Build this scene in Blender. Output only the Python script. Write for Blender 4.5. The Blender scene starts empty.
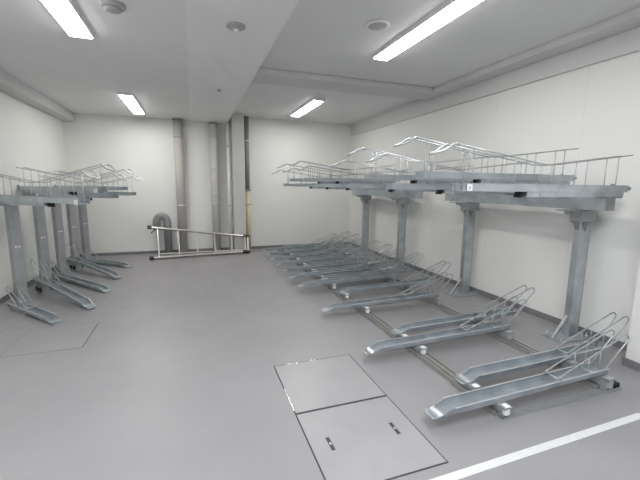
import bpy, math, random
from mathutils import Vector, Matrix
random.seed(7)
C = bpy.context.scene.collection

# ------------------------------------------------------------------ materials
def new_mat(name):
    m = bpy.data.materials.new(name); m.use_nodes = True
    nt = m.node_tree; b = nt.nodes['Principled BSDF']
    return m, nt, b

def mat(name, col, rough=.5, metal=0., var=.06, scale=6., rvar=.0, bump=0., bscale=80., stretch=None):
    """principled material whose colour wanders a little with object-space noise"""
    m, nt, b = new_mat(name)
    N, L = nt.nodes, nt.links
    tc = N.new('ShaderNodeTexCoord'); mp = N.new('ShaderNodeMapping')
    L.new(tc.outputs['Object'], mp.inputs['Vector'])
    if stretch: mp.inputs['Scale'].default_value = stretch
    nz = N.new('ShaderNodeTexNoise'); nz.inputs['Scale'].default_value = scale; nz.inputs['Detail'].default_value = 4
    L.new(mp.outputs['Vector'], nz.inputs['Vector'])
    mr = N.new('ShaderNodeMapRange'); mr.inputs['From Min'].default_value = .3; mr.inputs['From Max'].default_value = .7
    mr.inputs['To Min'].default_value = 1-var; mr.inputs['To Max'].default_value = 1+var
    L.new(nz.outputs['Fac'], mr.inputs['Value'])
    mx = N.new('ShaderNodeVectorMath'); mx.operation = 'SCALE'; mx.inputs[0].default_value = col[:3]
    L.new(mr.outputs['Result'], mx.inputs['Scale']); L.new(mx.outputs['Vector'], b.inputs['Base Color'])
    b.inputs['Roughness'].default_value = rough; b.inputs['Metallic'].default_value = metal
    if rvar:
        r2 = N.new('ShaderNodeMapRange'); r2.inputs['From Min'].default_value = .3; r2.inputs['From Max'].default_value = .7
        r2.inputs['To Min'].default_value = rough-rvar; r2.inputs['To Max'].default_value = rough+rvar
        L.new(nz.outputs['Fac'], r2.inputs['Value']); L.new(r2.outputs['Result'], b.inputs['Roughness'])
    if bump:
        n2 = N.new('ShaderNodeTexNoise'); n2.inputs['Scale'].default_value = bscale
        L.new(tc.outputs['Object'], n2.inputs['Vector'])
        bp = N.new('ShaderNodeBump'); bp.inputs['Strength'].default_value = bump; bp.inputs['Distance'].default_value = .002
        L.new(n2.outputs['Fac'], bp.inputs['Height']); L.new(bp.outputs['Normal'], b.inputs['Normal'])
    return m

def emit(name, col, s):
    m, nt, b = new_mat(name)
    b.inputs['Base Color'].default_value = (*col, 1)
    b.inputs['Emission Color'].default_value = (*col, 1); b.inputs['Emission Strength'].default_value = s
    return m

def floor_material():
    m, nt, b = new_mat('grey_epoxy_floor')
    N, L = nt.nodes, nt.links
    tc = N.new('ShaderNodeTexCoord')
    n1 = N.new('ShaderNodeTexNoise'); n1.inputs['Scale'].default_value = 1.3; n1.inputs['Detail'].default_value = 6
    n2 = N.new('ShaderNodeTexNoise'); n2.inputs['Scale'].default_value = 9.; n2.inputs['Detail'].default_value = 8
    L.new(tc.outputs['Object'], n1.inputs['Vector']); L.new(tc.outputs['Object'], n2.inputs['Vector'])
    r1 = N.new('ShaderNodeValToRGB'); r1.color_ramp.elements[0].position = .3; r1.color_ramp.elements[1].position = .72
    r1.color_ramp.elements[0].color = (.275, .268, .275, 1); r1.color_ramp.elements[1].color = (.315, .308, .316, 1)
    L.new(n1.outputs['Fac'], r1.inputs['Fac'])
    # pale scuffs
    r2 = N.new('ShaderNodeMapRange'); r2.inputs['From Min'].default_value = .62; r2.inputs['From Max'].default_value = .8
    r2.inputs['To Min'].default_value = 0; r2.inputs['To Max'].default_value = .18
    L.new(n2.outputs['Fac'], r2.inputs['Value'])
    mx = N.new('ShaderNodeMix'); mx.data_type = 'RGBA'; mx.inputs[7].default_value = (.42, .41, .41, 1)
    L.new(r2.outputs['Result'], mx.inputs[0]); L.new(r1.outputs['Color'], mx.inputs[6])
    L.new(mx.outputs[2], b.inputs['Base Color'])
    rr = N.new('ShaderNodeMapRange'); rr.inputs['From Min'].default_value = .3; rr.inputs['From Max'].default_value = .7
    rr.inputs['To Min'].default_value = .36; rr.inputs['To Max'].default_value = .47
    L.new(n2.outputs['Fac'], rr.inputs['Value']); L.new(rr.outputs['Result'], b.inputs['Roughness'])
    bp = N.new('ShaderNodeBump'); bp.inputs['Strength'].default_value = .12; bp.inputs['Distance'].default_value = .004
    L.new(n2.outputs['Fac'], bp.inputs['Height']); L.new(bp.outputs['Normal'], b.inputs['Normal'])
    b.inputs['IOR'].default_value = 1.5
    return m

def wall_material(name, col, axis, period, offset):
    """matt white lining boards with fine upright joints every `period` metres along `axis`"""
    m, nt, b = new_mat(name)
    N, L = nt.nodes, nt.links
    tc = N.new('ShaderNodeTexCoord'); sp = N.new('ShaderNodeSeparateXYZ'); L.new(tc.outputs['Object'], sp.inputs[0])
    a = N.new('ShaderNodeMath'); a.operation = 'ADD'; a.inputs[1].default_value = 50*period-offset
    L.new(sp.outputs[axis], a.inputs[0])
    md = N.new('ShaderNodeMath'); md.operation = 'MODULO'; md.inputs[1].default_value = period; L.new(a.outputs[0], md.inputs[0])
    lt = N.new('ShaderNodeMath'); lt.operation = 'LESS_THAN'; lt.inputs[1].default_value = .006; L.new(md.outputs[0], lt.inputs[0])
    nz = N.new('ShaderNodeTexNoise'); nz.inputs['Scale'].default_value = 1.7; L.new(tc.outputs['Object'], nz.inputs['Vector'])
    mr = N.new('ShaderNodeMapRange'); mr.inputs['To Min'].default_value = .97; mr.inputs['To Max'].default_value = 1.03
    L.new(nz.outputs['Fac'], mr.inputs['Value'])
    sc = N.new('ShaderNodeVectorMath'); sc.operation = 'SCALE'; sc.inputs[0].default_value = col
    L.new(mr.outputs['Result'], sc.inputs['Scale'])
    mx = N.new('ShaderNodeMix'); mx.data_type = 'RGBA'; mx.inputs[7].default_value = (col[0]*.92, col[1]*.92, col[2]*.92, 1)
    L.new(lt.outputs[0], mx.inputs[0]); L.new(sc.outputs['Vector'], mx.inputs[6])
    L.new(mx.outputs[2], b.inputs['Base Color']); b.inputs['Roughness'].default_value = .6
    return m

M = dict(
    pier=mat('grey_painted_pier', (.55, .55, .53), .6, var=.03),
    floor=floor_material(),
    wall_x=wall_material('white_wall_lining', (.80, .80, .775), 'X', 1.0, -1.25),
    wall_y=wall_material('white_wall_lining_side', (.80, .80, .775), 'Y', 1.0, .35),
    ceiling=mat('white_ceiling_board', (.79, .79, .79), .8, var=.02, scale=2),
    ceiling_beam=mat('lightened_beam_board', (.84, .84, .84), .8, var=.015, scale=2),  # lighter colour paints in the brighter side of the beam edge
    ceiling_right=mat('shaded_ceiling_board', (.74, .74, .74), .8, var=.02, scale=2),  # darker colour paints in the shade of the higher right ceiling
    lip=mat('catchlight_steel_edge', (.60, .64, .66), .4, .35, var=.06),  # brighter colour paints in the light the tray lips catch
    hook=mat('pale_coated_hook', (.74, .74, .74), .35, .2),
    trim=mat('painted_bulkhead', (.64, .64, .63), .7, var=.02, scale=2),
    base=mat('dark_grey_skirting', (.20, .195, .205), .5, var=.08),
    galv=mat('galvanised_steel', (.50, .54, .57), .36, .8, var=.14, scale=9),
    galv_dull=mat('dull_galvanised_steel', (.42, .44, .45), .5, .6, var=.12, scale=8),
    wire=mat('bright_galvanised_wire', (.48, .50, .51), .42, .7, var=.1, scale=30),
    alu=mat('aluminium', (.58, .555, .53), .35, .85, var=.08, scale=20),
    rail=mat('anodised_rail', (.40, .395, .375), .42, .6, var=.1, scale=12),
    slot=mat('black_rail_slot', (.02, .02, .02), .6),
    white=mat('white_plastic', (.85, .85, .84), .35, var=.03),
    black=mat('black_rubber', (.015, .015, .016), .5),
    greypipe=mat('dark_grey_pipe', (.25, .255, .26), .45, var=.08),
    wrap=mat('beige_wrapped_pipe', (.47, .455, .43), .65, var=.07, scale=4, stretch=(1, 1, .3)),
    wrap2=mat('pale_beige_wrapped_pipe', (.60, .585, .555), .65, var=.05, scale=4, stretch=(1, 1, .3)),
    cream=mat('cream_yellow_pipe', (.68, .62, .42), .5, var=.05),
    clamp=mat('bright_pipe_clamp', (.62, .62, .62), .3, .8),
    mark=mat('white_line_paint', (.68, .69, .70), .5, var=.04, scale=30),
    plate=mat('hatch_cover_plate', (.335, .328, .335), .36, .0, var=.05, scale=5, rvar=.06),
    gap=mat('dark_hatch_joint', (.055, .055, .06), .5, .2, var=.3, scale=12),
    gapmetal=mat('bare_metal_hatch_edge', (.6, .6, .6), .25, .9, var=.1),
    faintgap=mat('thin_floor_joint', (.21, .205, .21), .5, var=.1),
    housing=mat('white_enamel_housing', (.8, .8, .8), .35, var=.02),
    greyplastic=mat('grey_plastic', (.42, .42, .43), .5, var=.03),
    sticker_grey=mat('grey_sticker_print', (.25, .25, .26), .5),
    cool_fill_tube=emit('cool_fill_light', (.93, .96, 1.), 90.0),  # for the added fill lights that cool and brighten the front floor
    tube=emit('lit_fluorescent_tube', (1., .985, .96), 38.0),
)

# ------------------------------------------------------------------ mesh helpers
class MB:
    def __init__(s): s.v = []; s.f = []; s.sm = []
    def add(s, vs, fs, smooth=False):
        o = len(s.v); s.v += [tuple(v) for v in vs]; s.f += [tuple(i+o for i in f) for f in fs]; s.sm += [smooth]*len(fs)
        return s
    def box(s, x0, x1, y0, y1, z0, z1):
        x0, x1 = sorted((x0, x1)); y0, y1 = sorted((y0, y1)); z0, z1 = sorted((z0, z1))
        vs = [(x, y, z) for x in (x0, x1) for y in (y0, y1) for z in (z0, z1)]
        return s.add(vs, [(0, 1, 3, 2), (4, 6, 7, 5), (0, 4, 5, 1), (2, 3, 7, 6), (0, 2, 6, 4), (1, 5, 7, 3)])
    def hexa(s, b, t):
        """eight corner box: bottom loop b (4), top loop t (4), both counter-clockwise seen from above"""
        return s.add(list(b)+list(t), [(3, 2, 1, 0), (4, 5, 6, 7), (0, 1, 5, 4), (1, 2, 6, 5), (2, 3, 7, 6), (3, 0, 4, 7)])
    def prism(s, poly, axis, a, b):
        """2D polygon extruded along an axis"""
        n = len(poly)
        def P(p, t):
            if axis == 'x': return (t, p[0], p[1])
            if axis == 'y': return (p[0], t, p[1])
            return (p[0], p[1], t)
        vs = [P(p, a) for p in poly]+[P(p, b) for p in poly]
        fs = [(i, (i+1) % n, (i+1) % n+n, i+n) for i in range(n)]
        fs += [tuple(range(n))[::-1], tuple(range(n, 2*n))]
        return s.add(vs, fs)
    def tube(s, pts, r, n=8, closed=False, rs=None):
        P = [Vector(p) for p in pts]; m = len(P)
        T = []
        for i in range(m):
            if closed: t = P[(i+1) % m]-P[i-1]
            else: t = P[min(i+1, m-1)]-P[max(i-1, 0)]
            T.append(t.normalized())
        up = Vector((0, 0, 1)) if abs(T[0].z) < .9 else Vector((1, 0, 0))
        u = T[0].cross(up).normalized(); vs = []
        for i in range(m):
            u = (u-T[i]*u.dot(T[i])).normalized(); w = T[i].cross(u)
            rr = rs[i] if rs else r
            for k in range(n):
                a = 2*math.pi*k/n; vs.append(P[i]+(u*math.cos(a)+w*math.sin(a))*rr)
        fs = []
        for i in range(m if closed else m-1):
            j = (i+1) % m
            for k in range(n):
                l = (k+1) % n; fs.append((i*n+k, i*n+l, j*n+l, j*n+k))
        s.add(vs, fs, True)
        if not closed:
            o = len(s.v)-len(vs)
            s.f.append(tuple(o+k for k in range(n))[::-1]); s.sm.append(False)
            s.f.append(tuple(o+(m-1)*n+k for k in range(n))); s.sm.append(False)
        return s
    def cyl(s, a, b, r, n=16): return s.tube([a, b], r, n)
    def lathe(s, prof, n=24, c=(0, 0, 0)):
        vs = []; m = len(prof)
        for r, z in prof:
            for k in range(n):
                a = 2*math.pi*k/n; vs.append((c[0]+r*math.cos(a), c[1]+r*math.sin(a), c[2]+z))
        fs = [(i*n+k, i*n+(k+1) % n, (i+1)*n+(k+1) % n, (i+1)*n+k) for i in range(m-1) for k in range(n)]
        s.add(vs, fs, True)
        o = len(s.v)-len(vs)
        s.f.append(tuple(o+k for k in range(n))[::-1]); s.sm.append(False)
        s.f.append(tuple(o+(m-1)*n+k for k in range(n))); s.sm.append(False)
        return s
    def build(s, name, m, parent=None, bevel=0.):
        me = bpy.data.meshes.new(name); me.from_pydata(s.v, [], s.f); me.update()
        me.polygons.foreach_set('use_smooth', s.sm)
        import bmesh
        bm = bmesh.new(); bm.from_mesh(me); bmesh.ops.recalc_face_normals(bm, faces=bm.faces); bm.to_mesh(me); bm.free()
        ms = m if isinstance(m, (list, tuple)) else [m]
        for k in ms: me.materials.append(k)
        o = bpy.data.objects.new(name, me); C.objects.link(o)
        if parent: o.parent = parent
        if bevel:
            bv = o.modifiers.new('bevel', 'BEVEL'); bv.width = bevel; bv.segments = 2; bv.limit_method = 'ANGLE'
        return o

def bend(pts, r, k=5):
    """polyline with its inner corners rounded to radius r"""
    P = [Vector(p) for p in pts]; out = [P[0]]
    for i in range(1, len(P)-1):
        a = (P[i-1]-P[i]); b = (P[i+1]-P[i]); q = min(r, a.length*.49, b.length*.49)
        s0 = P[i]+a.normalized()*q; s1 = P[i]+b.normalized()*q
        for j in range(k+1):
            t = j/k; out.append(s0*(1-t)**2+P[i]*2*t*(1-t)+s1*t*t)
    out.append(P[-1]); return out

def thing(name, loc=(0, 0, 0), rz=0.):
    o = bpy.data.objects.new(name, None); C.objects.link(o); o.empty_display_size = .1
    o.location = loc; o.rotation_euler = (0, 0, rz); return o
def tag(o, label, cat, group=None):
    o['label'] = label; o['category'] = cat
    if group: o['group'] = group
    return o
def struct(o): o['kind'] = 'structure'; return o
def dup(root, loc, rz=None):
    r = root.copy(); C.objects.link(r); r.location = loc
    if rz is not None: r.rotation_euler = (0, 0, rz)
    for ch in list(root.children):
        c = ch.copy(); C.objects.link(c); c.parent = r
        for g in list(ch.children):
            d = g.copy(); C.objects.link(d); d.parent = c
    return r

ORD = ['first', 'second', 'third', 'fourth', 'fifth', 'sixth', 'seventh', 'eighth', 'ninth', 'tenth']
PI = math.pi
XL, XR, YB, YF = -1.99, 3.28, 7.32, -3.0
ZL, ZB, ZR = 2.45, 2.425, 2.58          # left ceiling, central beam underside, right ceiling
BX0, BX1 = .01, .67                     # central beam

# ------------------------------------------------------------------ the room
struct(MB().box(XL-.12, XR+.12, YF-.12, YB+.12, -.12, 0).build('floor', M['floor']))
struct(MB().box(XL-.12, XL, YF-.12, YB+.12, 0, 2.75).build('wall_left', M['wall_y']))
w = MB().box(XR, XR+.12, YF-.12, YB+.12, 0, 2.75)
struct(w.build('wall_right', M['wall_y']))
struct(MB().box(2.99, XR, YF, 1.62, 0, 2.70).build('wall_pier', M['wall_y'])).name = 'trim_1'
struct(MB().box(XL, XR, YB, YB+.12, 0, 2.75).build('wall_back', M['wall_x']))
struct(MB().box(XL, XR, YF-.12, YF, 0, 2.75).build('wall_front', M['wall_x']))
ce = MB()
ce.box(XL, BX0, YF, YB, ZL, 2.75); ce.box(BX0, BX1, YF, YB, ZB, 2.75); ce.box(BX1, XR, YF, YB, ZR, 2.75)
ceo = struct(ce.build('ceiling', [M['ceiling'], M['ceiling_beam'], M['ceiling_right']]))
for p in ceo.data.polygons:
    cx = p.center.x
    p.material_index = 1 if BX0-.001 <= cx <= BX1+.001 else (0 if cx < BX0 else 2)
# soffit over the left wall, stepped soffit over the right wall, shallow cross beam
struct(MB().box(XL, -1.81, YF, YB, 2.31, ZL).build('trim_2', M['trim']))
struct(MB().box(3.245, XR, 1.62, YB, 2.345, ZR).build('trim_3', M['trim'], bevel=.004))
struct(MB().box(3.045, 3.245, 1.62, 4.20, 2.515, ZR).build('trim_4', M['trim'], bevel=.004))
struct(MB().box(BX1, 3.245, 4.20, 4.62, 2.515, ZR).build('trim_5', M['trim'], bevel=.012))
# upright pier on the back wall beside the pipes
struct(MB().box(.735, .96, 7.0, YB, 0, ZR).build('trim_6', M['pier'], bevel=.006))
BH = .06
struct(MB().box(XL, XL+.012, YF, YB, 0, BH).build('baseboard_left', M['base']))
struct(MB().box(XR-.012, XR, 1.62, YB, 0, BH).build('baseboard_right', M['base']))
struct(MB().box(2.978, 2.99, YF, 1.62, 0, BH).box(2.978, XR-.012, 1.62, 1.632, 0, BH).build('baseboard_pier', M['base'])).name = 'baseboard_near'
struct(MB().box(XL+.012, .735, YB-.012, YB, 0, .05).box(.96, XR-.012, YB-.012, YB, 0, .05).build('baseboard_back', M['base']))

# ------------------------------------------------------------------ lamps
def lamp(x, y0, y1, zc, label, tube='tube'):
    t = thing('ceiling_light', (x, (y0+y1)/2, zc))
    h = (y1-y0)/2
    MB().prism([(-.095, 0), (.095, 0), (.082, -.028), (-.082, -.028)], 'y', -h, h).build('housing', M['housing'], t)
    MB().prism([(-.080, -.028), (.080, -.028), (.072, -.036), (-.072, -.036)], 'y', -h+.012, h-.012).build('diffuser', M[tube], t)
    for s in (-1, 1):
        MB().prism([(-.081, -.028), (.081, -.028), (.073, -.037), (-.073, -.037)], 'y', s*(h-.012), s*h).build('end_cap', M['housing'], t)
    return tag(t, label, 'ceiling light', 'fluorescent ceiling lights')
lamp(-.765, 2.12, 3.47, ZL, 'lit white strip light on the ceiling at top left, cut off by the picture edge')
lamp(-.765, 5.42, 6.77, ZL, 'lit strip light on the left ceiling, far one near the back wall')
lamp(1.83, 2.02, 3.43, ZR, 'large lit strip light on the right ceiling, nearest one, angled toward the upper racks')
lamp(1.85, 5.33, 6.68, ZR, 'small lit strip light on the right ceiling beyond the shallow cross beam')
lamp(-.765, -.45, .90, ZL, 'added cool fill light on the left ceiling, unseen behind the viewer', 'cool_fill_tube')  # unseen lamp, added to brighten and cool the front floor
lamp(1.20, -.45, .90, ZR, 'added cool fill light on the right ceiling, unseen behind the viewer', 'cool_fill_tube')  # second added lamp out of view, same fill for the front floor

# ------------------------------------------------------------------ ceiling fittings
t = thing('smoke_detector', (-.44, 2.86, ZL))
MB().lathe([(.075, 0), (.075, -.018), (.06, -.028)]).build('base_ring', M['greyplastic'], t)
MB().lathe([(.055, -.028), (.05, -.040), (.03, -.046), (.004, -.047)]).build('sensor_dome', M['greyplastic'], t)
tag(t, 'round grey smoke detector at the top edge, beside the nearest left strip light', 'smoke detector')
t = thing('ceiling_speaker', (1.46, 2.80, ZR))
MB().lathe([(.10, 0), (.10, -.008), (.085, -.014)]).build('rim', M['housing'], t)
MB().lathe([(.084, -.008), (.07, -.018), (.01, -.02)]).build('grille', M['greyplastic'], t)
tag(t, 'flat grey round ceiling disc left of the large right strip light', 'ceiling fitting')
t = thing('ceiling_camera', (.345, 2.84, ZB))
MB().lathe([(.068, 0), (.068, -.010), (.052, -.016)]).build('rim', M['greyplastic'], t)
MB().lathe([(.046, -.012), (.044, -.022), (.03, -.026), (.004, -.026)]).build('lens_ring', M['greyplastic'], t)
MB().lathe([(.022, -.024), (.018, -.036), (.004, -.040)]).build('lens_dome', M['white'], t)
tag(t, 'small round fitting with bright centre on the central ceiling beam', 'ceiling fitting')
t = thing('ceiling_sprinkler', (.356, 4.70, ZB+.004))
MB().lathe([(.045, 0), (.045, -.006), (.03, -.010)]).build('collar', M['housing'], t)
MB().lathe([(.012, -.008), (.012, -.022), (.022, -.024), (.022, -.027)]).build('deflector', M['greyplastic'], t)
tag(t, 'tiny sprinkler head further along the central ceiling beam', 'sprinkler')

# ------------------------------------------------------------------ back wall pipes
def pipe(x, y, r, z0, z1, m, name, label, clamps, cm, lean=0., flange=False):
    t = thing(name, (x, y, 0))
    MB().cyl((lean, 0, z0), (0, 0, z1), r, 24).build('pipe_run', m, t)
    for z in clamps:
        xx = lean*(1-(z-z0)/(z1-z0))
        b = MB().lathe([(r, -.014), (r+.006, -.014), (r+.006, .014), (r, .014)], 24, (xx, 0, z))
        b.box(xx-.012, xx+.012, 0, YB-y, z-.01, z+.01); b.box(xx-.03, xx-.018, -r-.014, -r, z-.012, z+.012); b.box(xx+.018, xx+.03, -r-.014, -r, z-.012, z+.012)
        b.build('pipe_clamp', cm, t)
    if flange: MB().lathe([(r, -.03), (r+.01, -.03), (r+.01, 0), (r, 0)], 24, (0, 0, z1)).build('top_collar', M['greypipe'], t)
    return tag(t, label, 'pipe')
pipe(-.195, 7.21, .080, 0, ZL, M['wrap'], 'wall_pipe', 'thick grey-beige pipe running floor to ceiling, leftmost of the tall back-wall pipes', (2.14, .90), M['clamp'], flange=True)
pipe(.42, 7.22, .068, 0, ZB, M['wrap2'], 'wall_pipe', 'pale beige pipe on the back wall under the central ceiling beam', (2.18, 1.60, 1.11, .92), M['clamp'], flange=True)
pipe(.665, 7.07, .024, 0, ZB, M['white'], 'conduit_pipe', 'thin shiny white pipe standing just left of the back wall pier', (2.0, .9), M['clamp'])
t = pipe(1.035, 7.24, .044, 1.19, ZR, M['greypipe'], 'drain_pipe', 'slim pipe right of the back wall pier, dark grey above and cream yellow below', (2.13,), M['clamp'])
MB().cyl((0, 0, 0), (0, 0, 1.19), .050, 24).build('cream_sleeve', M['cream'], t)['label'] = 'cream yellow lower length of pipe'
MB().lathe([(.05, -.014), (.056, -.014), (.056, .014), (.05, .014)], 24, (0, 0, .91)).box(-.012, .012, 0, .08, .9, .92).build('pipe_clamp', M['clamp'], t)
MB().lathe([(.052, -.02), (.058, -.02), (.058, .02), (.052, .02)], 24, (0, 0, 1.19)).build('joint_collar', M['greypipe'], t)

# bent vent pipe
t = thing('vent_pipe', (-.45, 7.17, 0))
pts = [(0, 0, 0), (0, 0, .58)]
for k in range(1, 13):
    a = PI*k/12; pts.append((-.09+.09*math.cos(a), 0, .60+.11*math.sin(a)))
pts.append((-.18, 0, .50))
MB().tube(pts, .066, 20).build('bent_pipe', M['greypipe'], t)
MB().lathe([(.066, 0), (.082, 0), (.082, .03), (.066, .03)], 20, (-.18, 0, .47)).build('mouth_rim', M['greypipe'], t)
MB().lathe([(.066, 0), (.085, 0), (.085, .02), (.066, .035)], 20).build('floor_flange', M['greypipe'], t)
tag(t, 'dark grey gooseneck vent pipe with bent-over top, behind the left end of the ladder', 'vent pipe')

# ladder lying on its side along the back wall
def ladder():
    t = thing('folding_ladder', (0, 0, 0))
    A0 = Vector((-.70, 6.66, .035)); A1 = Vector((.985, 6.84, .035))         # bottom stile on the floor
    B0 = Vector((-.73, 6.93, .535)); B1 = Vector((1.0, 6.98, .30))           # top stile
    def bar(a, b, w, h, up):
        d = (b-a).normalized(); s = d.cross(up).normalized(); u = s.cross(d)
        P = [a-s*w-u*h, a+s*w-u*h, a+s*w+u*h, a-s*w+u*h]; Q = [p+(b-a) for p in P]
        return P+Q
    F = [(0, 1, 2, 3), (7, 6, 5, 4), (0, 4, 5, 1), (1, 5, 6, 2), (2, 6, 7, 3), (3, 7, 4, 0)]
    up = (B0-A0).normalized()
    for a, b in ((A0, A1), (B0, B1)):
        MB().add(bar(a, b, .028, .014, up), F).build('stile', M['alu'], t, bevel=.003)
    for f in (.075, .27, .45, .63, .81, .955):
        a = A0.lerp(A1, f); b = B0.lerp(B1, f)
        MB().add(bar(a, b, .022, .010, Vector((1, 0, 0))), F).build('rung', M['alu'], t)
    # the folded rear frame lies close behind the front one
    o = Vector((.02, .075, .02))
    C0, C1 = A0+o+Vector((.12, 0, .03)), A1+o; D0, D1 = B0+o*.6+Vector((.12, 0, -.05)), B1+o*.6+Vector((0, 0, -.01))
    for a, b in ((C0, C1), (D0, D1)):
        MB().add(bar(a, b, .014, .010, up), F).build('rear_stile', M['alu'], t)
    for f in (.2, .6):
        MB().add(bar(C0.lerp(C1, f), D0.lerp(D1, f), .010, .006, Vector((1, 0, 0))), F).build('rear_brace', M['alu'], t)
    for a, b in ((A0, A1), (B0, B1)):
        d = (b-a).normalized()
        MB().add(bar(a-d*.03, a+d*.04, .034, .02, up), F).build('rubber_foot', M['black'], t)
    MB().add(bar(A1-Vector((.02, 0, 0)), B1-Vector((.02, 0, 0)), .03, .016, Vector((1, 0, 0))), F).build('top_plate', M['alu'], t, bevel=.003)
    d = (B1-B0).normalized()
    MB().add(bar(B1-d*.11, B1+d*.01, .033, .018, up), F).build('hinge_cap', M['black'], t)
    d = (A1-A0).normalized()
    MB().add(bar(A1-d*.12, A1+d*.01, .033, .018, up), F).build('hinge_cap', M['black'], t)
    MB().add(bar(A0.lerp(B0, .80)+Vector((.02, 0, 0)), B0.lerp(B1, .07), .008, .008, Vector((0, 1, 0))), F).build('corner_brace', M['black'], t)
    return tag(t, 'folded aluminium ladder lying on its side along the back wall below the pipes', 'ladder')
ladder()

# ------------------------------------------------------------------ floor: hatches and painted line
def ring(x0, x1, y0, y1, w, z):
    b = MB()
    b.box(x0, x1, y0, y0+w, 0, z); b.box(x0, x1, y1-w, y1, 0, z); b.box(x0, x0+w, y0+w, y1-w, 0, z); b.box(x1-w, x1, y0+w, y1-w, 0, z)
    return b
def hatch(x0, x1, y0, y1, label, handles, worn):
    t = thing('floor_hatch', ((x0+x1)/2, (y0+y1)/2, 0))
    a, b, c, d = -(x1-x0)/2, (x1-x0)/2, -(y1-y0)/2, (y1-y0)/2
    ring(a, b, c, d, .007, .0022).build('joint_frame', M['gap'], t)
    MB().box(a+.007, b-.007, c+.007, d-.007, 0, .003).build('cover_plate', M['plate'], t)
    for hx, hy in handles:
        hx -= (x0+x1)/2; hy -= (y0+y1)/2
        g = MB().box(hx-.010, hx+.010, hy-.048, hy+.048, .003, .0038).build('lifting_recess', M['gap'], t)
        MB().box(hx-.006, hx+.006, hy-.008, hy+.008, .0038, .0055).build('lifting_pin', M['greyplastic'], g)
    for (p, q, r, s) in worn:
        p -= (x0+x1)/2; q -= (x0+x1)/2; r -= (y0+y1)/2; s -= (y0+y1)/2
        MB().box(p, q, r, s, .0022, .0036).build('worn_edge', M['gapmetal'], t)
    return tag(t, label, 'floor hatch')
hatch(.507, 1.103, 1.245, 1.825, 'square floor hatch with two dark lifting slots, nearest one in the floor', [(.613, 1.54), (.985, 1.54)], [])
hatch(.507, 1.103, 1.829, 2.412, 'floor hatch cover with a bare bright left edge, behind the one with lifting slots', [], [(.507, .514, 1.86, 2.10), (.60, .69, 2.405, 2.412), (.78, .83, 2.405, 2.412)])
t = thing('floor_hatch', (-1.14, 3.47, 0))
ring(-.27, .27, -.29, .29, .005, .0015).build('joint_frame', M['faintgap'], t)
MB().box(-.265, .265, -.285, .285, 0, .0015).build('cover_plate', M['floor'], t)
MB().box(.264, .271, -.28, .25, .0015, .0025).build('dark_joint', M['gap'], t)
tag(t, 'faint thin-jointed hatch in the floor on the left, near the left racks', 'floor hatch')
t = MB().box(-1.6, 2.42, -.021, .021, 0, .0015).build('floor_line', M['mark']); t.location = (0, 1.155, 0); t.rotation_euler = (0, 0, .0133)
tag(t, 'long white painted line across the grey floor at bottom right', 'floor marking')

# ------------------------------------------------------------------ upper trays (forward = local +x, origin under the rear end, at grip level)
def upper_tray():
    t = thing('upper_cycle_tray')
    # sliding channel, open at the top
    prof = [(-.046, .012), (.046, .012), (.046, .058), (.055, .058), (.055, .052), (.050, .052), (.050, .008), (-.050, .008), (-.050, .052), (-.055, .052), (-.055, .058), (-.046, .058)]
    MB().prism(prof, 'x', .0, 1.52).build('sliding_channel', M['galv'], t)
    MB().prism([(-.040, -.027), (.040, -.027), (.044, .007), (-.044, .007)], 'x', .03, .99).build('fixed_rail', M['galv'], t)
    MB().hexa([(1.012, -.028, -.032), (1.035, -.028, -.032), (1.035, .028, -.032), (1.012, .028, -.032)], [(.992, -.028, .008), (1.018, -.028, .008), (1.018, .028, .008), (.992, .028, .008)]).build('black_end_grip', M['black'], t)
    MB().box(.872, .880, -.043, .043, -.024, .007).build('stop_plate', M['greypipe'], t)
    for s in (-1, 1):
        y = s*.040
        path = bend([(-.02, y, .282), (.82, y, .182), (1.585, y, .292)], .10)
        g = MB().tube(path, .0048, 6)
        for x in (.13, .45, .79, 1.11, 1.45):
            z = .282-.1*(x+.02)/.84 if x < .82 else .182+.11*(x-.82)/.765
            g.tube([(x, y, .02), (x, y, z)], .0038, 6)
        g.build('guard_rail', M['wire'], t)
    loop = bend([(1.57, -.040, .290), (1.60, -.046, .290), (1.665, -.046, .248), (1.755, 0, .222), (1.665, .046, .248), (1.60, .046, .290), (1.57, .040, .290)], .035)
    MB().tube(loop, .0075, 8).build('front_hook', M['wire'], t)
    MB().cyl((-.012, -.056, .035), (-.012, .056, .035), .013, 10).cyl((.012, -.060, .060), (.012, -.045, .060), .011, 8).build('rear_bolt', M['greypipe'], t)
    return t
U0 = upper_tray()
def sticker(t):
    p = MB().box(1.46, 1.50, .056, .059, .010, .052).build('sticker', M['white'], t)
    MB().box(1.473, 1.486, .0585, .060, .020, .038).build('sticker_print', M['greyplastic'], p)
def mount(parent, drop, sgn=1):
    b = MB()
    for x in (.07, .19):
        b.box(x-.02, x+.02, -.05, .05, -.033, -.026)
        b.box(x-.004, x+.004, -.045, .045, -drop, -.030)
        b.cyl((x, 0, -.030), (x, 0, -.045 if drop > .05 else -.034), .010, 8)
    b.box(.04, .22, -.045, .045, -drop, -drop+.004)
    return b.build('mounting_bracket', M['galv_dull'], parent)
ZLOW, ZHIGH, BT = 1.265, 1.350, 1.228
near_low = 'lower-set'
mod1 = [1.82, 2.24, 2.66, 3.08, 3.50]; mod2 = [4.68, 5.09, 5.51, 5.94, 6.37]
names1 = ['front-most galvanised upper tray on the right rack, with a white sticker, set low',
          'second upper tray from the front on the right rack, raised above its neighbours',
          'third upper tray from the front on the right rack, set low',
          'fourth upper tray from the front on the right rack, raised high',
          'fifth upper tray on the right rack, low, just behind the second post from the front']
names2 = ['first low upper tray of the far right rack, just past the gap between racks',
          'raised upper tray second in the far right rack, above its front post',
          'low upper tray third in the far right rack',
          'raised upper tray fourth in the far right rack',
          'low upper tray of the far right rack, closest to the back wall']
first = True
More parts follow.
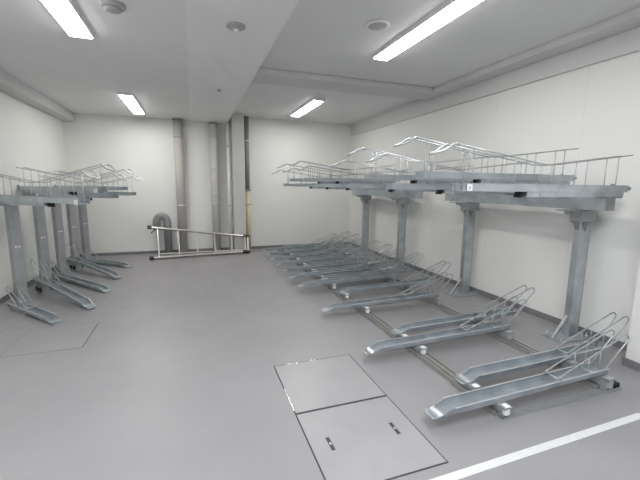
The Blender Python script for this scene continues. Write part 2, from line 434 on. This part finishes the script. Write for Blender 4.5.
for ys, nm in ((mod1, names1), (mod2, names2)):
    for i, (y, l) in enumerate(zip(ys, nm)):
        z = ZHIGH if i % 2 else ZLOW
        y += .045
        if first: o = U0; o.location = (3.09, y, z); o.rotation_euler = (0, 0, PI); first = False
        else: o = dup(U0, (3.09, y, z), PI)
        mount(o, z-BT)
        tag(o, l, 'upper bike tray', 'upper cycle trays of the right-hand racks')

# ------------------------------------------------------------------ right rack frames: posts, beam, brackets
def rack_frame(y0, y1, posts, label):
    t = thing('cycle_rack', (3.065, (y0+y1)/2, 0)); oy = (y0+y1)/2
    bm = MB().prism([(-.052, 1.126), (.052, 1.126), (.052, 1.145), (.046, 1.145), (.046, 1.132), (-.046, 1.132), (-.046, 1.222), (.046, 1.222), (.046, 1.208), (.052, 1.208), (.052, 1.228), (-.052, 1.228)], 'y', y0-oy, y1-oy)
    bm.build('beam', M['galv'], t)
    for e in (y0, y1): MB().box(-.046, .052, e-oy-.003, e-oy+.003, 1.128, 1.226).build('beam_end_plate', M['galv_dull'], t)
    for p in posts:
        y = p-oy
        pm = MB().prism([(-.012, y-.03), (.10, y-.03), (.10, y+.03), (-.012, y+.03)], 'z', .012, 1.026)
        po = pm.build('post', M['galv'], t, bevel=.006)
        MB().box(.10, .105, y-.03, y+.05, .03, 1.04).build('side_flange', M['galv_dull'], po)
        MB().box(-.17, .19, y-.10, y+.10, 0, .012).build('base_plate', M['galv_dull'], t)
        for bx, by in ((-.14, -.07), (-.14, .07), (.16, -.07), (.16, .07)):
            MB().lathe([(.013, .012), (.013, .026), (.007, .026), (.007, .045)], 6, (bx, y+by, 0)).build('anchor_bolt', M['galv'], t)
        s = MB(); s.hexa([(-.165, y-.012, .012), (-.145, y-.012, .012), (-.145, y+.012, .012), (-.165, y+.012, .012)], [(-.016, y-.012, .20), (-.011, y-.012, .185), (-.011, y+.012, .185), (-.016, y+.012, .20)])
        s.build('foot_strut', M['wire'], t)
        MB().box(-.050, .13, y-.055, y+.055, 1.025, 1.116).box(-.22, .15, y-.050, y+.050, 1.116, 1.126).box(-.13, -.055, y-.045, y+.045, 1.085, 1.116).build('bracket', M['galv_dull'], t, bevel=.002)
        MB().prism([(-.008, 1.025), (.070, 1.025), (.032, .945)], 'y', y-.038, y-.030).build('gusset', M['greypipe'], t)
        MB().prism([(-.050, 1.025), (-.012, 1.025), (-.012, .95)], 'y', y-.02, y+.02).build('gusset', M['galv'], t)
        for k in (-.06, .06): MB().lathe([(.012, -.012), (.012, 0)], 6, (-.035, y+k*.6, 1.025)).build('bracket_bolt', M['galv_dull'], t)
    return tag(t, label, 'bike rack frame', 'rack frames along the right wall')
rack_frame(1.91, 3.80, (2.13, 3.46), 'nearer steel rack frame on two posts by the right wall, carrying the upper trays')
rack_frame(4.42, 6.62, (4.93, 6.20), 'farther steel rack frame on two posts by the right wall, close to the back wall')

# ------------------------------------------------------------------ lower rail track
def rail_track(y0, y1, label):
    t = thing('rail_track', (2.1, (y0+y1)/2, 0)); oy = (y0+y1)/2
    a, b = y0-oy, y1-oy
    def section(x, w):   # channel with raised lips and a mid rib
        return [(x-w, 0), (x+w, 0), (x+w, .034), (x+w-.012, .034), (x+w-.012, .022), (x+.014, .022), (x+.014, .034), (x-.014, .034), (x-.014, .022), (x-w+.012, .022), (x-w+.012, .034), (x-w, .034)]
    for name, x in (('outer_rail', -.475), ('inner_rail', .375)):
        r = MB().prism(section(x, .044), 'y', a, b).build(name, M['rail'], t)
        for q in ((x-.028, x-.014), (x+.014, x+.028)):
            if x > 0: MB().box(*q, a+.01, b-.01, .0215, .024).build('slot', M['slot'], r)
        n = int((b-a)/1.2)+1
    for y in (a-.045, b-.01):
        MB().box(-.49, .50, y, y+.055, 0, .006).box(-.49, .50, y, y+.004, .006, .016).build('tie_plate', M['galv_dull'], t)
    for x in (-.475, .375):
        MB().box(x-.018, x+.018, a-.02, a-.002, .006, .034).cyl((x+.0, a-.035, .018), (x, a-.012, .018), .011, 8).build('end_stop', M['clamp'], t)
    MB().box(.45, .51, a-.03, a+.05, .006, .036).build('end_buffer', M['black'], t, bevel=.006)
    return tag(t, label, 'floor rail track', 'floor rail tracks')
rail_track(1.45, 3.96, 'nearer pair of floor rails under the lower trays, starting beside the white floor line')
rail_track(4.14, 7.05, 'farther pair of floor rails under the closely packed lower trays')

# ------------------------------------------------------------------ lower trays (forward = local +x, origin on the floor under the rear end)
def lower_tray(L=1.505, st=.17, zr=.108, zf=.078, carr=(1.06, .205), rails=True, name='lower_cycle_tray', s0=.60, top=.36, hs=1.):
    t = thing(name)
    w, h = .046, .040
    def z(x): return zr+(zf-zr)*x/L
    b = MB(); e = .12
    # bottom, two flanges, turned-out lips, ramped nose
    for y0, y1 in ((-w, -w+.004), (w-.004, w)):
        b.hexa([(st, y0, z(st)), (L-.02, y0, z(L-.02)), (L-.02, y1, z(L-.02)), (st, y1, z(st))],
               [(st, y0, z(st)+h), (L-e, y0, z(L-e)+h), (L-e, y1, z(L-e)+h), (st, y1, z(st)+h)])
    for y0, y1 in ((-w-.008, -w+.004), (w-.004, w+.008)):
        MB().hexa([(st, y0, z(st)+h-.003), (L-e, y0, z(L-e)+h-.003), (L-e, y1, z(L-e)+h-.003), (st, y1, z(st)+h-.003)],
               [(st, y0, z(st)+h), (L-e, y0, z(L-e)+h), (L-e, y1, z(L-e)+h), (st, y1, z(st)+h)]).build('channel_lip', M['lip'], t)
    b.hexa([(st, -w, z(st)), (L, -w, z(L)), (L, w, z(L)), (st, w, z(st))], [(st, -w, z(st)+.004), (L, -w, z(L)+.004), (L, w, z(L)+.004), (st, w, z(st)+.004)])
    b.build('channel', M['galv'], t)
    n = MB().hexa([(L-.05, -w, z(L)), (L+.008, -w*.8, z(L)-.012), (L+.008, w*.8, z(L)-.012), (L-.05, w, z(L))], [(L-.05, -w, z(L)+.012), (L+.008, -w*.8, z(L)-.004), (L+.008, w*.8, z(L)-.004), (L-.05, w, z(L)+.012)])
    n.build('nose_plate', M['galv'], t)
    for s in (-1, 1):
        y = s*(w-.002); zt = z(s0)+h
        path = bend([(s0-.02, y, zt-.01), (s0+.02, y, zt+.012), (s0-.035, y, zt+.035), (.035*hs, y, top), (-.005*hs, y, top-.035), (.20*hs, y, z(.2)+h-.004)], .03)
        g = MB().tube(path, .0050, 7)
        g.build('wheel_guard', M['wire'], t)
        for x in (.26, .36):
            f = (x-.035)/(s0-.035-.035); zz = top+(zt+.035-top)*f
            MB().tube([(x, y, z(x)+h-.01), (x, y, zz-.002)], .0040, 6).build('guard_brace', M['wire'], t)
    MB().tube([(s0+.015, -w+.002, z(s0)+h+.01), (s0+.015, w-.002, z(s0)+h+.01)], .005, 6).build('guard_cross_bar', M['wire'], t)
    MB().tube([(.31, -w+.002, z(.31)+h-.006), (.31, w-.002, z(.31)+h-.006)], .0045, 6).build('guard_cross_bar', M['wire'], t)
    if rails:
        for k, x in enumerate(carr):
            zz = z(x)
            c = MB().box(x-.03, x+.03, -.075, .10, zz-.014, zz-.002).box(x-.022, x+.022, -.06, .075, .0345, zz-.014)
            cc = c.build('carriage', M['galv_dull'], t)
            MB().box(x-.017, x+.017, .060, .098, .0350, zz+.002).build('roller_block', M['white'] if k == 0 else M['greyplastic'], cc, bevel=.004)
    return t
A = [1.49, 2.27, 3.21, 4.11, 4.53, 4.94, 5.36, 5.77, 6.19, 6.60]
B = [1.72, 2.52, 3.72, 4.32, 4.74, 5.15, 5.565, 5.98, 6.395, 6.81]
TA = lower_tray()
TB = lower_tray(carr=(1.45, .595))
nA = ['long-reaching lower tray nearest the white floor line', 'lower tray reaching forward, in the second pair from the white line', 'single lower tray reaching forward, between the near pairs and the packed group']
nB = ['lower tray set back toward the wall beside the tray nearest the white line', 'lower tray set back toward the wall, in the second pair from the white line', 'lower tray set back toward the wall, just before the packed group']
for i, y in enumerate(A):
    o = TA if i == 0 else dup(TA, (2.68, y, 0), PI)
    x = 2.68 if i < 3 else 2.72
    o.location = (x if i < 3 else 2.68, y, 0); o.rotation_euler = (0, 0, PI)
    l = nA[i] if i < 3 else ('%s of the packed lower trays that reach forward, counting from the near side' % ORD[i-3])
    tag(o, l, 'lower bike tray', 'lower cycle trays on the right floor rails')
for i, y in enumerate(B):
    o = TB if i == 0 else dup(TB, (3.07, y, 0), PI)
    o.location = (3.07, y, 0); o.rotation_euler = (0, 0, PI)
    l = nB[i] if i < 3 else ('%s of the packed lower trays set back to the wall, counting from the near side' % ORD[i-3])
    tag(o, l, 'lower bike tray', 'lower cycle trays on the right floor rails')

# ------------------------------------------------------------------ left rack: five angled units
PL = [(-1.82, 4.70), (-1.82, 5.42), (-1.82, 6.05), (-1.80, 6.62), (-1.77, 7.13)]
R45 = -PI/4
def sticker_left(t):
    p = MB().box(1.47, 1.515, -.059, -.056, .004, .046).build('sticker', M['white'], t)
    MB().box(1.490, 1.496, -.060, -.0585, .008, .042).build('sticker_print', M['greyplastic'], p)
def left_post(label, loc):
    t = thing('rack_post', (*loc, 0), R45)
    # folded channel, flat face toward local +x
    MB().prism([(-.04, -.040), (.036, -.040), (.04, -.036), (.04, .052), (.036, .056), (-.04, .056), (-.04, .052), (.034, .052), (.034, -.036), (-.04, -.036)], 'z', .01, 1.045).build('post', M['galv_dull'], t)
    MB().box(-.07, .07, -.058, .075, 0, .010).build('base_plate', M['galv_dull'], t)
    MB().box(-.04, .08, -.04, .056, 1.045, 1.055).build('head_plate', M['galv_dull'], t)
    for y in (-.010, .022):
        MB().box(.0395, .0415, y-.009, y+.009, .60, .620).build('sticker', M['white'], t)
    return tag(t, label, 'rack post', 'upright posts of the left-hand rack')
near = ['nearest upright post of the left rack, at the left picture edge', 'second upright post from the left edge in the left rack', 'middle upright post of the left rack', 'fourth upright post of the left rack', 'last upright post of the left rack, nearest the back wall']
lowl = ['short angled lower tray at the foot of the nearest left post', 'angled raised-rear lower tray at the second left post', 'angled flat lower tray at the middle left post', 'angled raised-rear lower tray at the fourth left post', 'angled flat lower tray of the left rack nearest the back wall']
upl = ['nearest upper tray of the left rack, partly cut off by the left picture edge', 'second upper tray of the left rack, raised above the first', 'middle upper tray of the left rack, set low', 'fourth upper tray of the left rack, raised', 'farthest upper tray of the left rack, set low beside the back wall']
SL = {}
def left_lower(high, L):
    if high: t = lower_tray(L=L, st=0, zr=.15, zf=.025, rails=False, s0=.50, top=.40)
    else: t = lower_tray(L=L, st=0, zr=.03, zf=.014, rails=False, s0=.38, top=.25)
    if high:
        MB().box(.05, .24, -.04, .04, .0, .006).box(.06, .066, -.04, .04, .006, .142).box(.22, .226, -.04, .04, .006, .118).build('rear_stand', M['galv_dull'], t)
        for s in (-.052, .052):
            for x in (.10, .19): MB().cyl((x, s-.006, .05), (x, s+.006, .05), .030, 16).build('stand_wheel', M['slot'], t)
    else:
        MB().box(.05, .35, -.05, .05, 0, .024).build('foot_plate', M['galv_dull'], t)
        MB().box(L-.25, L-.1, -.03, .03, 0, .0145).build('foot_plate', M['galv_dull'], t)
    return t
for i, (x, y) in enumerate(PL):
    left_post(near[i], (x, y))
    high = i % 2 == 1
    d = Vector((math.cos(R45), math.sin(R45))); nrm = Vector((d.y, -d.x))         # nrm points back toward the room entrance
    p = Vector(((-1.80, 4.46), (-1.80, 5.12), (-1.80, 5.74), (-1.78, 6.32), (-1.75, 6.83))[i])
    e = Vector(((-1.218, 3.811), (-1.016, 4.151), (-.983, 4.774), (-.983, 5.413), (-.952, 6.137))[i])
    o = left_lower(high, (e-p).length-.02); o.location = (p.x, p.y, 0); o.rotation_euler = (0, 0, math.atan2((e-p).y, (e-p).x))
    tag(o, lowl[i], 'lower bike tray', 'lower cycle trays of the left-hand rack')
    q = Vector((x, y))-d*.10+Vector((-.707, -.707))*.09
    z = 1.192 if high else 1.106
    u = dup(U0, (q.x, q.y, z), R45)
    for c in list(u.children):
        if c.name.startswith('mounting_bracket'): bpy.data.objects.remove(c)
    MB().box(.06, .20, -.04, .04, 1.055-z, -.022).build('mounting_bracket', M['galv_dull'], u)
    if i < 2: sticker_left(u)
    tag(u, upl[i], 'upper bike tray', 'upper cycle trays of the left-hand rack')

sticker(U0)

# ------------------------------------------------------------------ camera and render look
cam = bpy.data.cameras.new('camera'); co = bpy.data.objects.new('camera', cam); C.objects.link(co)
R = [[0.94333058, -0.33166473, 0.01122141], [-0.03933084, -0.14531394, -0.98860353], [0.32951555, 0.9321386, -0.15012374]]
m = Matrix(((R[0][0], -R[1][0], -R[2][0], 0), (R[0][1], -R[1][1], -R[2][1], 0), (R[0][2], -R[1][2], -R[2][2], 1.3), (0, 0, 0, 1)))
co.matrix_world = m
cam.sensor_width = 36; cam.sensor_fit = 'HORIZONTAL'; cam.lens = 36*360.9/640; cam.clip_start = .02
bpy.context.scene.camera = co
wd = bpy.data.worlds.new('world'); wd.use_nodes = True; bpy.context.scene.world = wd
wd.node_tree.nodes['Background'].inputs[0].default_value = (.5, .5, .5, 1); wd.node_tree.nodes['Background'].inputs[1].default_value = .2
vs = bpy.context.scene.view_settings
vs.view_transform = 'Standard'; vs.look = 'None'; vs.gamma = 1; vs.use_curve_mapping = False; vs.exposure = -0.22
